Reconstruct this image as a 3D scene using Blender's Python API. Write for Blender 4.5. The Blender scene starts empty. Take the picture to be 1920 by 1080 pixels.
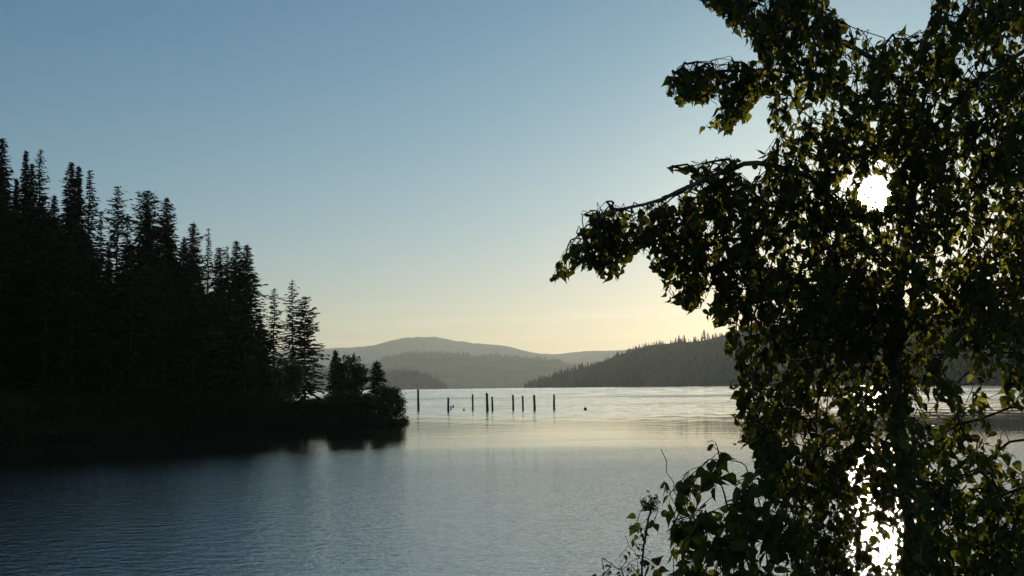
import bpy, math, random
import numpy as np
from mathutils import Matrix, Vector

scene = bpy.context.scene
COL = scene.collection
R_ = math.radians

# ------------------------------------------------------------------ camera
F_PX = 2156.0                      # focal length in pixels of the 1920 px wide photograph
CAM_H = 4.0
PITCH, ROLL = 4.92, -0.82
cam_d = bpy.data.cameras.new("camera")
cam = bpy.data.objects.new("camera", cam_d)
COL.objects.link(cam)
cam_d.sensor_width = 36.0
cam_d.lens = 36.0 * F_PX / 1920.0
cam_d.clip_start = 0.05
cam_d.clip_end = 90000
CAM_M = (Matrix.Translation((0, 0, CAM_H)) @ Matrix.Rotation(R_(90 + PITCH), 4, 'X')
         @ Matrix.Rotation(R_(ROLL), 4, 'Z'))
cam.matrix_world = CAM_M
scene.camera = cam
_R = np.array(CAM_M.to_3x3())


def ray(px, py):
    """unit direction through a point of the photograph"""
    d = _R @ np.array([(px - 960) / F_PX, (540 - py) / F_PX, -1.0])
    return d / np.linalg.norm(d)


def at(px, py, Y):
    """the point on that line of sight that stands Y metres out"""
    d = ray(px, py)
    return np.array([0, 0, CAM_H]) + d * (Y / d[1])


def on_water(px, py, z=0.0):
    d = ray(px, py)
    t = (z - CAM_H) / d[2]
    return np.array([0, 0, CAM_H]) + d * t


def project(P):
    """world points (N,3) -> photo pixels (N,2)"""
    q = (np.atleast_2d(P) - np.array([0, 0, CAM_H])) @ _R
    w = np.maximum(-q[:, 2], 1e-6)
    return np.stack([960 + F_PX * q[:, 0] / w, 540 - F_PX * q[:, 1] / w], 1)


# ------------------------------------------------------------------ world, sun, exposure
SUN = ray(1640, 365)
SUN_EL = math.asin(SUN[2])
SUN_AZ = math.atan2(SUN[0], SUN[1])
world = bpy.data.worlds.new("World")
scene.world = world
world.use_nodes = True
wt = world.node_tree
wt.nodes.clear()
w_out = wt.nodes.new("ShaderNodeOutputWorld")
sky = wt.nodes.new("ShaderNodeTexSky")
sky.sky_type = 'NISHITA'
sky.sun_disc = False
sky.sun_elevation = SUN_EL
sky.sun_rotation = SUN_AZ
sky.altitude = 600
sky.air_density = 1.0
sky.dust_density = 0.35
sky.ozone_density = 2.2
bg = wt.nodes.new("ShaderNodeBackground")
bg.inputs['Strength'].default_value = 0.088
# the colour of this evening's sky by height: clear blue above, peach cream at the horizon
tc0 = wt.nodes.new("ShaderNodeTexCoord")
sz0 = wt.nodes.new("ShaderNodeSeparateXYZ")
wt.links.new(tc0.outputs['Generated'], sz0.inputs[0])
tint = wt.nodes.new("ShaderNodeValToRGB")
te = tint.color_ramp.elements
te[0].position, te[0].color = 0.0, (1.05, 0.95, 0.90, 1)
te[1].position, te[1].color = 0.36, (0.72, 0.97, 1.0, 1)
for p_, c_ in ((0.08, (1.03, 0.95, 0.94, 1)), (0.18, (0.92, 1.0, 0.97, 1)), (0.28, (0.78, 0.99, 0.99, 1))):
    e_ = te.new(p_)
    e_.color = c_
wt.links.new(sz0.outputs['Z'], tint.inputs['Fac'])
tmul = wt.nodes.new("ShaderNodeMixRGB")
tmul.blend_type = 'MULTIPLY'
tmul.inputs['Fac'].default_value = 1.0
wt.links.new(sky.outputs[0], tmul.inputs[1])
wt.links.new(tint.outputs['Color'], tmul.inputs[2])
wt.links.new(tmul.outputs[0], bg.inputs['Color'])
# the visible sun: a bright round patch of sky in the sun's direction with its narrow aureole
tc = wt.nodes.new("ShaderNodeTexCoord")
dot = wt.nodes.new("ShaderNodeVectorMath")
dot.operation = 'DOT_PRODUCT'
dot.inputs[1].default_value = tuple(SUN)
wt.links.new(tc.outputs['Generated'], dot.inputs[0])


def w_range(a_deg, b_deg, top):
    m = wt.nodes.new("ShaderNodeMapRange")
    m.interpolation_type = 'SMOOTHSTEP'
    m.inputs['From Min'].default_value = math.cos(R_(a_deg))
    m.inputs['From Max'].default_value = math.cos(R_(b_deg))
    m.inputs['To Min'].default_value = 0
    m.inputs['To Max'].default_value = top
    wt.links.new(dot.outputs['Value'], m.inputs['Value'])
    return m


prev = bg
for a, b, top, c in ((0.95, 0.45, 45, (1, .95, .82)), (2.4, 0.4, 0.9, (1, .9, .7)), (6, 0.5, 0.22, (1, .88, .68)), (14, 1, 0.05, (1, .86, .72))):
    m = w_range(a, b, top)
    b2 = wt.nodes.new("ShaderNodeBackground")
    b2.inputs['Color'].default_value = (*c, 1)
    wt.links.new(m.outputs[0], b2.inputs['Strength'])
    add = wt.nodes.new("ShaderNodeAddShader")
    wt.links.new(prev.outputs[0], add.inputs[0])
    wt.links.new(b2.outputs[0], add.inputs[1])
    prev = add
# faint thin cloud streaks low over the far hills
mp = wt.nodes.new("ShaderNodeMapping")
mp.inputs['Scale'].default_value = (5, 5, 110)
wt.links.new(tc.outputs['Generated'], mp.inputs['Vector'])
cn = wt.nodes.new("ShaderNodeTexNoise")
cn.inputs['Scale'].default_value = 1.0
cn.inputs['Detail'].default_value = 5
wt.links.new(mp.outputs[0], cn.inputs['Vector'])
cr = wt.nodes.new("ShaderNodeMapRange")
cr.inputs['From Min'].default_value, cr.inputs['From Max'].default_value = 0.5, 0.75
wt.links.new(cn.outputs['Fac'], cr.inputs['Value'])
sz = wt.nodes.new("ShaderNodeSeparateXYZ")
wt.links.new(tc.outputs['Generated'], sz.inputs[0])
band = wt.nodes.new("ShaderNodeMapRange")
band.interpolation_type = 'SMOOTHSTEP'
band.inputs['From Min'].default_value, band.inputs['From Max'].default_value = 0.085, 0.045
wt.links.new(sz.outputs['Z'], band.inputs['Value'])
cm = wt.nodes.new("ShaderNodeMath")
cm.operation = 'MULTIPLY'
wt.links.new(cr.outputs[0], cm.inputs[0])
wt.links.new(band.outputs[0], cm.inputs[1])
cm2 = wt.nodes.new("ShaderNodeMath")
cm2.operation = 'MULTIPLY'
cm2.inputs[1].default_value = 0.16
wt.links.new(cm.outputs[0], cm2.inputs[0])
b3 = wt.nodes.new("ShaderNodeBackground")
b3.inputs['Color'].default_value = (1, .84, .66, 1)
wt.links.new(cm2.outputs[0], b3.inputs['Strength'])
add = wt.nodes.new("ShaderNodeAddShader")
wt.links.new(prev.outputs[0], add.inputs[0])
wt.links.new(b3.outputs[0], add.inputs[1])
wt.links.new(add.outputs[0], w_out.inputs['Surface'])

sun_l = bpy.data.lights.new("sun", 'SUN')
sun_l.energy = 2.6
sun_l.angle = R_(0.5)
sun_l.color = (1.0, 0.84, 0.62)
sun_o = bpy.data.objects.new("sun", sun_l)
COL.objects.link(sun_o)
sun_o.rotation_euler = Vector(-SUN).to_track_quat('-Z', 'Y').to_euler()
sun_o.location = Vector(SUN) * 200

scene.view_settings.view_transform = 'Standard'
scene.view_settings.look = 'None'
scene.view_settings.exposure = 0.0
scene.view_settings.gamma = 1.0
scene.cycles.use_denoising = True
scene.cycles.max_bounces = 8
scene.cycles.transparent_max_bounces = 8
scene.cycles.sample_clamp_indirect = 6.0
HAZE_DENSITY = 4.8e-5

rng = np.random.default_rng(7)
random.seed(7)


# ------------------------------------------------------------------ helpers
def tag(o, label=None, cat=None, group=None, kind=None):
    if label: o['label'] = label
    if cat: o['category'] = cat
    if group: o['group'] = group
    if kind: o['kind'] = kind
    return o


def empty(name, loc):
    o = bpy.data.objects.new(name, None)
    COL.objects.link(o)
    o.location = tuple(loc)
    o.empty_display_size = 0.3
    return o


class MB:
    """collects vertices and polygons of one mesh"""
    def __init__(self):
        self.v, self.f, self.n = [], [], 0

    def add(self, verts, faces):
        verts = np.asarray(verts, float).reshape(-1, 3)
        self.v.append(verts)
        for fa in faces:
            fa = np.asarray(fa, int)
            if len(fa): self.f.append(fa + self.n)
        self.n += len(verts)

    def build(self, name, mat, parent=None, smooth=True, origin=(0, 0, 0)):
        me = bpy.data.meshes.new(name)
        v = np.concatenate(self.v) - np.asarray(origin, float)
        loops = np.concatenate([f.ravel() for f in self.f])
        sizes = np.concatenate([np.full(len(f), f.shape[1]) for f in self.f])
        me.vertices.add(len(v))
        me.vertices.foreach_set('co', v.astype(np.float32).ravel())
        me.loops.add(len(loops))
        me.loops.foreach_set('vertex_index', loops.astype(np.int32))
        me.polygons.add(len(sizes))
        me.polygons.foreach_set('loop_start', (np.cumsum(sizes) - sizes).astype(np.int32))
        me.polygons.foreach_set('use_smooth', np.full(len(sizes), smooth))
        me.update(calc_edges=True)
        me.validate()
        me.materials.append(mat)
        o = bpy.data.objects.new(name, me)
        COL.objects.link(o)
        if parent is not None:
            o.parent = parent
        else:
            o.location = tuple(origin)
        return o


def tube(mb, pts, radii, sides=7, cap=True):
    pts = np.asarray(pts, float)
    n = len(pts)
    t = np.gradient(pts, axis=0)
    t /= np.linalg.norm(t, axis=1)[:, None] + 1e-12
    ref = np.array([0.0, 0, 1]) if abs(t[0, 2]) < 0.9 else np.array([1.0, 0, 0])
    vs = []
    for i in range(n):
        a = np.cross(t[i], ref)
        a /= np.linalg.norm(a) + 1e-12
        ref = np.cross(a, t[i])
        ang = np.arange(sides) * 2 * math.pi / sides
        vs.append(pts[i] + radii[i] * (np.cos(ang)[:, None] * a + np.sin(ang)[:, None] * ref))
    k = np.arange(sides)
    q = np.concatenate([np.stack([i * sides + k, i * sides + (k + 1) % sides, (i + 1) * sides + (k + 1) % sides,
                                  (i + 1) * sides + k], 1) for i in range(n - 1)])
    faces = [q]
    if cap:
        faces += [np.array([np.arange(sides)[::-1]]), np.array([(n - 1) * sides + np.arange(sides)])]
    mb.add(np.concatenate(vs), faces)


def smooth_line(pts, n):
    """Catmull-Rom through points (K,D) -> n samples"""
    p = np.asarray(pts, float)
    p = np.vstack([2 * p[0] - p[1], p, 2 * p[-1] - p[-2]])
    out = []
    for u in np.linspace(0, len(p) - 3 - 1e-6, n):
        i = int(u)
        s = u - i
        a, b, c, d = p[i:i + 4]
        out.append(0.5 * (2 * b + (c - a) * s + (2 * a - 5 * b + 4 * c - d) * s * s + (3 * b - a - 3 * c + d) * s ** 3))
    return np.array(out)


def value_noise(x, seed=0):
    r = np.random.default_rng(seed).uniform(-1, 1, 4096)
    i = np.floor(x).astype(int)
    f = x - i
    f = f * f * (3 - 2 * f)
    return r[i % 4096] * (1 - f) + r[(i + 1) % 4096] * f


def noise2(x, y, seed=0):
    r = np.random.default_rng(seed).uniform(-1, 1, (256, 256))
    i, j = np.floor(x).astype(int), np.floor(y).astype(int)
    f, g = x - i, y - j
    f, g = f * f * (3 - 2 * f), g * g * (3 - 2 * g)
    i0, i1, j0, j1 = i % 256, (i + 1) % 256, j % 256, (j + 1) % 256
    return (r[i0, j0] * (1 - f) + r[i1, j0] * f) * (1 - g) + (r[i0, j1] * (1 - f) + r[i1, j1] * f) * g


# ------------------------------------------------------------------ materials
def new_mat(name):
    m = bpy.data.materials.new(name)
    m.use_nodes = True
    m.node_tree.nodes.clear()
    return m, m.node_tree


def node(t, kind, **kw):
    n = t.nodes.new(kind)
    for k, v in kw.items():
        setattr(n, k, v)
    return n


def varied_mat(name, c1, c2, scale, rough=0.8, bump=0.0, bump_scale=None, spec=0.2, detail=6):
    m, t = new_mat(name)
    out = node(t, "ShaderNodeOutputMaterial")
    p = node(t, "ShaderNodeBsdfPrincipled")
    g = node(t, "ShaderNodeNewGeometry")
    n = node(t, "ShaderNodeTexNoise")
    n.inputs['Scale'].default_value = scale
    n.inputs['Detail'].default_value = detail
    t.links.new(g.outputs['Position'], n.inputs['Vector'])
    r = node(t, "ShaderNodeValToRGB")
    r.color_ramp.elements[0].position, r.color_ramp.elements[1].position = 0.35, 0.65
    r.color_ramp.elements[0].color = (*c1, 1)
    r.color_ramp.elements[1].color = (*c2, 1)
    t.links.new(n.outputs['Fac'], r.inputs['Fac'])
    t.links.new(r.outputs['Color'], p.inputs['Base Color'])
    p.inputs['Roughness'].default_value = rough
    p.inputs['Specular IOR Level'].default_value = spec
    if bump:
        n2 = node(t, "ShaderNodeTexNoise")
        n2.inputs['Scale'].default_value = bump_scale or scale * 4
        n2.inputs['Detail'].default_value = 8
        t.links.new(g.outputs['Position'], n2.inputs['Vector'])
        b = node(t, "ShaderNodeBump")
        b.inputs['Strength'].default_value = bump
        b.inputs['Distance'].default_value = 1.0 / (bump_scale or scale * 4)
        t.links.new(n2.outputs['Fac'], b.inputs['Height'])
        t.links.new(b.outputs['Normal'], p.inputs['Normal'])
    t.links.new(p.outputs[0], out.inputs['Surface'])
    return m


def leaf_mat(name, dark, light, trans_col, trans=0.4, rough=0.5, spec=0.3, forward=0.0):
    """each leaf (mesh island) its own tint, a share of the light passing through the blade"""
    m, t = new_mat(name)
    out = node(t, "ShaderNodeOutputMaterial")
    g = node(t, "ShaderNodeNewGeometry")
    r = node(t, "ShaderNodeValToRGB")
    r.color_ramp.elements[0].color = (*dark, 1)
    r.color_ramp.elements[1].color = (*light, 1)
    t.links.new(g.outputs['Random Per Island'], r.inputs['Fac'])
    p = node(t, "ShaderNodeBsdfPrincipled")
    p.inputs['Roughness'].default_value = rough
    p.inputs['Specular IOR Level'].default_value = spec
    t.links.new(r.outputs['Color'], p.inputs['Base Color'])
    tr = node(t, "ShaderNodeBsdfTranslucent")
    r2 = node(t, "ShaderNodeMixRGB", blend_type='MULTIPLY')
    r2.inputs['Fac'].default_value = 0.85
    r2.inputs[1].default_value = (*trans_col, 1)
    r3 = node(t, "ShaderNodeValToRGB")
    r3.color_ramp.elements[0].color = (0.1, 0.08, 0.08, 1)
    r3.color_ramp.elements[1].color = (1, 1, 1, 1)
    t.links.new(g.outputs['Random Per Island'], r3.inputs['Fac'])
    t.links.new(r3.outputs['Color'], r2.inputs[2])
    t.links.new(r2.outputs[0], tr.inputs['Color'])
    mx = node(t, "ShaderNodeMixShader")
    mx.inputs[0].default_value = trans
    t.links.new(p.outputs[0], mx.inputs[1])
    t.links.new(tr.outputs[0], mx.inputs[2])
    last = mx
    if forward:            # a thin blade scatters part of the light on in its own direction
        rf = node(t, "ShaderNodeBsdfRefraction", distribution='GGX')
        rf.inputs['Color'].default_value = (0.62, 0.60, 0.07, 1)
        rf.inputs["Roughness"].default_value = 0.65
        rf.inputs['IOR'].default_value = 1.28
        m2 = node(t, "ShaderNodeMixShader")
        m2.inputs[0].default_value = forward
        t.links.new(mx.outputs[0], m2.inputs[1])
        t.links.new(rf.outputs[0], m2.inputs[2])
        last = m2
    t.links.new(last.outputs[0], out.inputs['Surface'])
    return m


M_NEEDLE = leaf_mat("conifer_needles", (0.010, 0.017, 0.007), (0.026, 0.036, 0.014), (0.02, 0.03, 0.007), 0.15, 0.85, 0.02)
M_FAR_NEEDLE = varied_mat("far_conifers", (0.022, 0.032, 0.016), (0.075, 0.08, 0.04), 0.012, 0.9, spec=0.05)
M_BROAD = leaf_mat("shore_leaves", (0.035, 0.045, 0.012), (0.075, 0.085, 0.02), (0.07, 0.08, 0.012), 0.3, 0.6, 0.15)
M_BARK = varied_mat("conifer_bark", (0.025, 0.018, 0.014), (0.055, 0.042, 0.032), 3.0, 0.9, 0.5, 12, 0.1)
M_BIRCH_LEAF = leaf_mat("birch_leaves", (0.030, 0.036, 0.008), (0.070, 0.080, 0.014), (0.15, 0.17, 0.014), 0.30, 0.55, 0.10, 0.008)
M_SHRUB_LEAF = leaf_mat("shrub_leaves", (0.035, 0.055, 0.012), (0.080, 0.105, 0.022), (0.22, 0.26, 0.022), 0.36, 0.5, 0.15, 0.010)
M_BIRCH_BARK = varied_mat("birch_bark", (0.06, 0.045, 0.035), (0.22, 0.19, 0.16), 6.0, 0.8, 0.4, 20, 0.15)
M_TWIG = varied_mat("twig_bark", (0.035, 0.022, 0.015), (0.07, 0.045, 0.03), 20.0, 0.7, spec=0.2)
M_HILL = varied_mat("forested_hill", (0.022, 0.030, 0.015), (0.10, 0.10, 0.06), 0.004, 0.95, 0.8, 0.03, 0.0, 10)
M_SOIL = varied_mat("shore_turf", (0.018, 0.022, 0.009), (0.04, 0.04, 0.018), 0.4, 0.95, 0.5, 3, 0.05)
M_BED = varied_mat("lake_bed", (0.06, 0.05, 0.035), (0.12, 0.10, 0.07), 0.1, 0.95)
M_PILE = varied_mat("weathered_piling", (0.045, 0.035, 0.028), (0.12, 0.10, 0.08), 2.5, 0.85, 0.6, 9, 0.1)
M_FLOAT = varied_mat("dark_float", (0.03, 0.028, 0.03), (0.06, 0.05, 0.05), 4, 0.5)
M_HULL = varied_mat("boat_hull", (0.06, 0.06, 0.07), (0.10, 0.10, 0.11), 0.5, 0.35, spec=0.5)
M_BOATTOP = varied_mat("boat_deck", (0.25, 0.25, 0.25), (0.35, 0.34, 0.32), 0.8, 0.5)
M_DRY = leaf_mat("dry_seed_heads", (0.06, 0.045, 0.025), (0.12, 0.09, 0.045), (0.10, 0.08, 0.03), 0.3, 0.8, 0.1)


def water_material():
    m, t = new_mat("lake_water")
    L = t.links.new
    out = node(t, "ShaderNodeOutputMaterial")
    body = node(t, "ShaderNodeBsdfDiffuse")
    body.inputs['Color'].default_value = (0.010, 0.022, 0.028, 1)
    p = node(t, "ShaderNodeBsdfGlossy", distribution='GGX')
    p.inputs['Color'].default_value = (0.96, 0.97, 0.98, 1)
    fr = node(t, "ShaderNodeFresnel")
    fr.inputs['IOR'].default_value = 1.333
    g = node(t, "ShaderNodeNewGeometry")
    sep = node(t, "ShaderNodeSeparateXYZ")
    L(g.outputs['Position'], sep.inputs[0])

    def math_(op, a, b=None, clamp=False):
        n = node(t, "ShaderNodeMath", operation=op, use_clamp=clamp)
        for k, x in ((0, a), (1, b)):
            if x is None: continue
            if isinstance(x, (int, float)): n.inputs[k].default_value = x
            else: L(x, n.inputs[k])
        return n.outputs[0]

    def noise(scale, sx=1.0, sy=1.0, detail=2.0, rot=0.0, rough=0.5):
        mp = node(t, "ShaderNodeMapping")
        mp.inputs['Scale'].default_value = (scale * sx, scale * sy, scale)
        mp.inputs['Rotation'].default_value = (0, 0, rot)
        L(g.outputs['Position'], mp.inputs['Vector'])
        n = node(t, "ShaderNodeTexNoise")
        n.inputs['Scale'].default_value = 1.0
        n.inputs['Detail'].default_value = detail
        n.inputs['Roughness'].default_value = rough
        L(mp.outputs[0], n.inputs['Vector'])
        return n.outputs['Fac']

    def ramp(v, stops):
        r = node(t, "ShaderNodeValToRGB")
        els = r.color_ramp.elements
        while len(els) > 1: els.remove(els[-1])
        els[0].position, els[0].color = stops[0][0], (stops[0][1],) * 3 + (1,)
        for pos, c in stops[1:]:
            e = els.new(pos)
            e.color = (c, c, c, 1)
        L(v, r.inputs['Fac'])
        return r.outputs['Color']

    X, Y = sep.outputs['X'], sep.outputs['Y']
    # breeze: ruffled water near the bank, a sheltered calm belt off the point, ruffled streaks far out
    wob = noise(0.012, 0.6, 1.6, 4)
    wob2 = noise(0.06, 0.25, 1.0, 3)
    yy = math_('ADD', Y, math_('MULTIPLY', math_('SUBTRACT', wob, 0.5), 46.0))
    yy = math_('ADD', yy, math_('MULTIPLY', math_('SUBTRACT', wob2, 0.5), 26.0))
    yy = math_('ADD', yy, math_('MULTIPLY', X, -0.05))
    lg = math_('MULTIPLY', math_('LOGARITHM', math_('MAXIMUM', yy, 10.0), 10.0), 0.25)   # 10 m .25, 100 m .5, 1 km .75
    ruffle = ramp(lg, WATER_RUFFLE)
    w1 = noise(2.1, 0.75, 1.0, 4, R_(12), 0.58)
    w2 = noise(6.5, 0.8, 1.0, 3, R_(-9), 0.6)
    w3 = noise(0.22, 0.5, 1.0, 2, R_(4), 0.5)
    h = math_('ADD', math_('MULTIPLY', w1, 0.047), math_('MULTIPLY', w2, 0.018))
    h = math_('ADD', math_('MULTIPLY', h, ruffle), math_('MULTIPLY', w3, 0.006))
    b = node(t, "ShaderNodeBump")
    b.inputs['Strength'].default_value = 1.0
    b.inputs['Distance'].default_value = WATER_BUMP
    L(h, b.inputs['Height'])
    L(b.outputs['Normal'], p.inputs['Normal'])
    rg = math_('ADD', math_('MULTIPLY', ruffle, 0.035), 0.010)
    L(rg, p.inputs['Roughness'])
    L(b.outputs['Normal'], fr.inputs['Normal'])
    mx = node(t, "ShaderNodeMixShader")
    L(math_('POWER', fr.outputs[0], 0.5), mx.inputs[0])
    L(body.outputs[0], mx.inputs[1])
    L(p.outputs[0], mx.inputs[2])
    L(mx.outputs[0], out.inputs['Surface'])
    return m


WATER_BUMP = 1.85
WAVE_MID, WAVE_FAR = 0.055, 0.05
WATER_RUFFLE = [(0.0, .55), (0.43, .55), (0.452, 0.42), (0.466, 0.24), (0.480, 0.10), (0.494, 0.04), (0.54, 0.05), (0.565, 0.16), (0.60, 0.34), (0.625, 0.32), (0.64, .6), (0.66, .55), (0.675, 0.3),
                (0.735, 0.3), (0.755, .8), (0.79, .7), (0.82, 0.3), (1.0, 0.4)]

# ------------------------------------------------------------------ the lake and the ground below it
SIZE = 24000.0
mb = MB()
Y0, Y1, U = 20.0, 4200.0, 0.62
rows = [Y0]
while rows[-1] < Y1:
    y_ = rows[-1]
    rows.append(y_ + (2.5 if y_ < 66 else 0.5 if y_ < 430 else 2.6))
rows[-1] = Y1
cols = np.linspace(-U, U, 190)
WY, WU = np.meshgrid(np.array(rows), cols, indexing='ij')
WX = WY * WU


def waves(x, y, lo, hi, n, slope, seed):
    r = np.random.default_rng(seed)
    z = 0
    for k in range(n):
        lam = lo * (hi / lo) ** (k / (n - 1))
        th = r.normal(0, 0.22)
        a = slope * lam / 6.283 * 1.41 / math.sqrt(n)
        z = z + a * np.sin(6.283 / lam * (y * math.cos(th) + x * math.sin(th)) + r.uniform(0, 6.28)
                           + 1.5 * noise2(x / (lam * 6), y / (lam * 9), seed + k))
    return z


def ease(v, a, b):
    t = np.clip((v - a) / (b - a), 0, 1)
    return t * t * (3 - 2 * t)


rim = ease(U - np.abs(WU), 0, 0.06) * ease(WY, Y0, Y0 + 5) * ease(Y1 - WY, 0, 300)
# slight chop in the open, dying away in the shelter of the point
open_ = ease(WX + 0.12 * WY, -12, 14) * 0.95 + 0.05
gust = 0.75 + 0.5 * noise2(WX / 60.0, WY / 35.0, 21)
near = waves(WX, WY, 1.9, 4.2, 5, WAVE_MID, 22) * ease(WY, 60, 240) * (1 - ease(WY, 380, 430)) * open_ * gust
far = waves(WX, WY, 11, 22, 5, WAVE_FAR, 23) * ease(WY, 400, 470)
WZ = (near + far) * rim
idx = np.arange(WX.size).reshape(WX.shape)
q = np.stack([idx[:-1, :-1], idx[:-1, 1:], idx[1:, 1:], idx[1:, :-1]], -1).reshape(-1, 4)
mb.add(np.stack([WX, WY, WZ], -1).reshape(-1, 3), [q])
for quad in ([(-SIZE, -400), (SIZE, -400), (SIZE, Y0), (-SIZE, Y0)], [(-SIZE, Y0), (-U * Y0, Y0), (-U * Y1, Y1), (-SIZE, Y1)],
             [(U * Y0, Y0), (SIZE, Y0), (SIZE, Y1), (U * Y1, Y1)], [(-SIZE, Y1), (SIZE, Y1), (SIZE, 22500), (-SIZE, 22500)]):
    mb.add([(a, b, 0) for a, b in quad], [np.array([[0, 1, 2, 3]])])
tag(mb.build("water", water_material(), smooth=True), kind='structure')
mb = MB()
mb.add([(-SIZE, -3000, -9), (SIZE, -3000, -9), (SIZE, 22500, -9), (-SIZE, 22500, -9)], [np.array([[0, 1, 2, 3]])])
tag(mb.build("ground", M_BED, smooth=False), kind='structure')


# the bank the photographer and the near plants stand on
def bank_z(x, y):
    s = 17 - y + 1.5 * np.sin(x * 0.11) + noise2(x * 0.3, y * 0.3, 5) * 0.6
    z = np.where(s < 0, 0.25 * s, 0.0)
    z = np.where((s >= 0) & (s < 17), 0.02 + 2.3 * (s / 17) ** 1.2, z)
    z = np.where(s >= 17, 2.32 + (s - 17) * 0.02, z)
    return np.maximum(z, -8) + noise2(x * 0.9, y * 0.9, 6) * 0.05


gx, gy = np.meshgrid(np.linspace(-90, 90, 181), np.linspace(-60, 40, 121))
gz = bank_z(gx, gy)
mb = MB()
idx = np.arange(gx.size).reshape(gx.shape)
quads = np.stack([idx[:-1, :-1], idx[:-1, 1:], idx[1:, 1:], idx[1:, :-1]], -1).reshape(-1, 4)
mb.add(np.stack([gx, gy, gz], -1).reshape(-1, 3), [quads])
tag(mb.build("near_bank", M_SOIL), kind='structure')

# ------------------------------------------------------------------ wooded point on the left: terrain
front = [on_water(x, y)[:2] for x, y in ((757, 793), (735, 797), (690, 796), (600, 796), (500, 796), (400, 800), (300, 805),
                                         (200, 813), (100, 822), (0, 834), (-140, 850))]
back = [at(px, 700, d)[:2] for px, d in ((-900, 60), (-1500, 200), (-1400, 700), (-300, 640), (260, 480), (470, 330), (555, 235),
                                         (610, 190), (690, 160), (740, 150))]
LAND = np.array(front + back)


def land_dist(x, y):
    """signed distance to the shoreline, positive on land"""
    p = np.stack([np.ravel(x), np.ravel(y)], 1).astype(float)
    d = np.full(len(p), 1e9)
    inside = np.zeros(len(p), bool)
    for a, b in zip(LAND, np.roll(LAND, -1, 0)):
        ab = b - a
        t = np.clip(((p - a) @ ab) / (ab @ ab), 0, 1)
        d = np.minimum(d, np.linalg.norm(p - (a + t[:, None] * ab), axis=1))
        c = ((a[1] > p[:, 1]) != (b[1] > p[:, 1]))
        xi = (b[0] - a[0]) * (p[:, 1] - a[1]) / (b[1] - a[1] + 1e-12) + a[0]
        inside ^= c & (p[:, 0] < xi)
    return np.where(inside, d, -d).reshape(np.shape(x))


def land_z(x, y):
    x, y = np.asarray(x, float), np.asarray(y, float)
    s = land_dist(x, y) + noise2(x * 0.12, y * 0.12, 11) * 1.2
    z = np.where(s < 0, 0.25 * s, np.minimum(0.35 * s, 1.7))
    z = z + np.clip(s - 14, 0, None) * 0.40 - np.clip(s - 90, 0, None) * 0.2
    return np.maximum(z, -8.5) + noise2(x * 0.35, y * 0.35, 12) * 0.12


gx, gy = np.meshgrid(np.arange(-330, 0, 2.0), np.arange(50, 690, 2.5))
gd = land_dist(gx, gy)
gz = land_z(gx, gy)
idx = np.arange(gx.size).reshape(gx.shape)
quads = np.stack([idx[:-1, :-1], idx[:-1, 1:], idx[1:, 1:], idx[1:, :-1]], -1).reshape(-1, 4)
keep = (gd.ravel()[quads] > -18).any(1)
mb = MB()
mb.add(np.stack([gx, gy, gz], -1).reshape(-1, 3), [quads[keep]])
tag(mb.build("wooded_point", M_SOIL), kind='structure')


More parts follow.
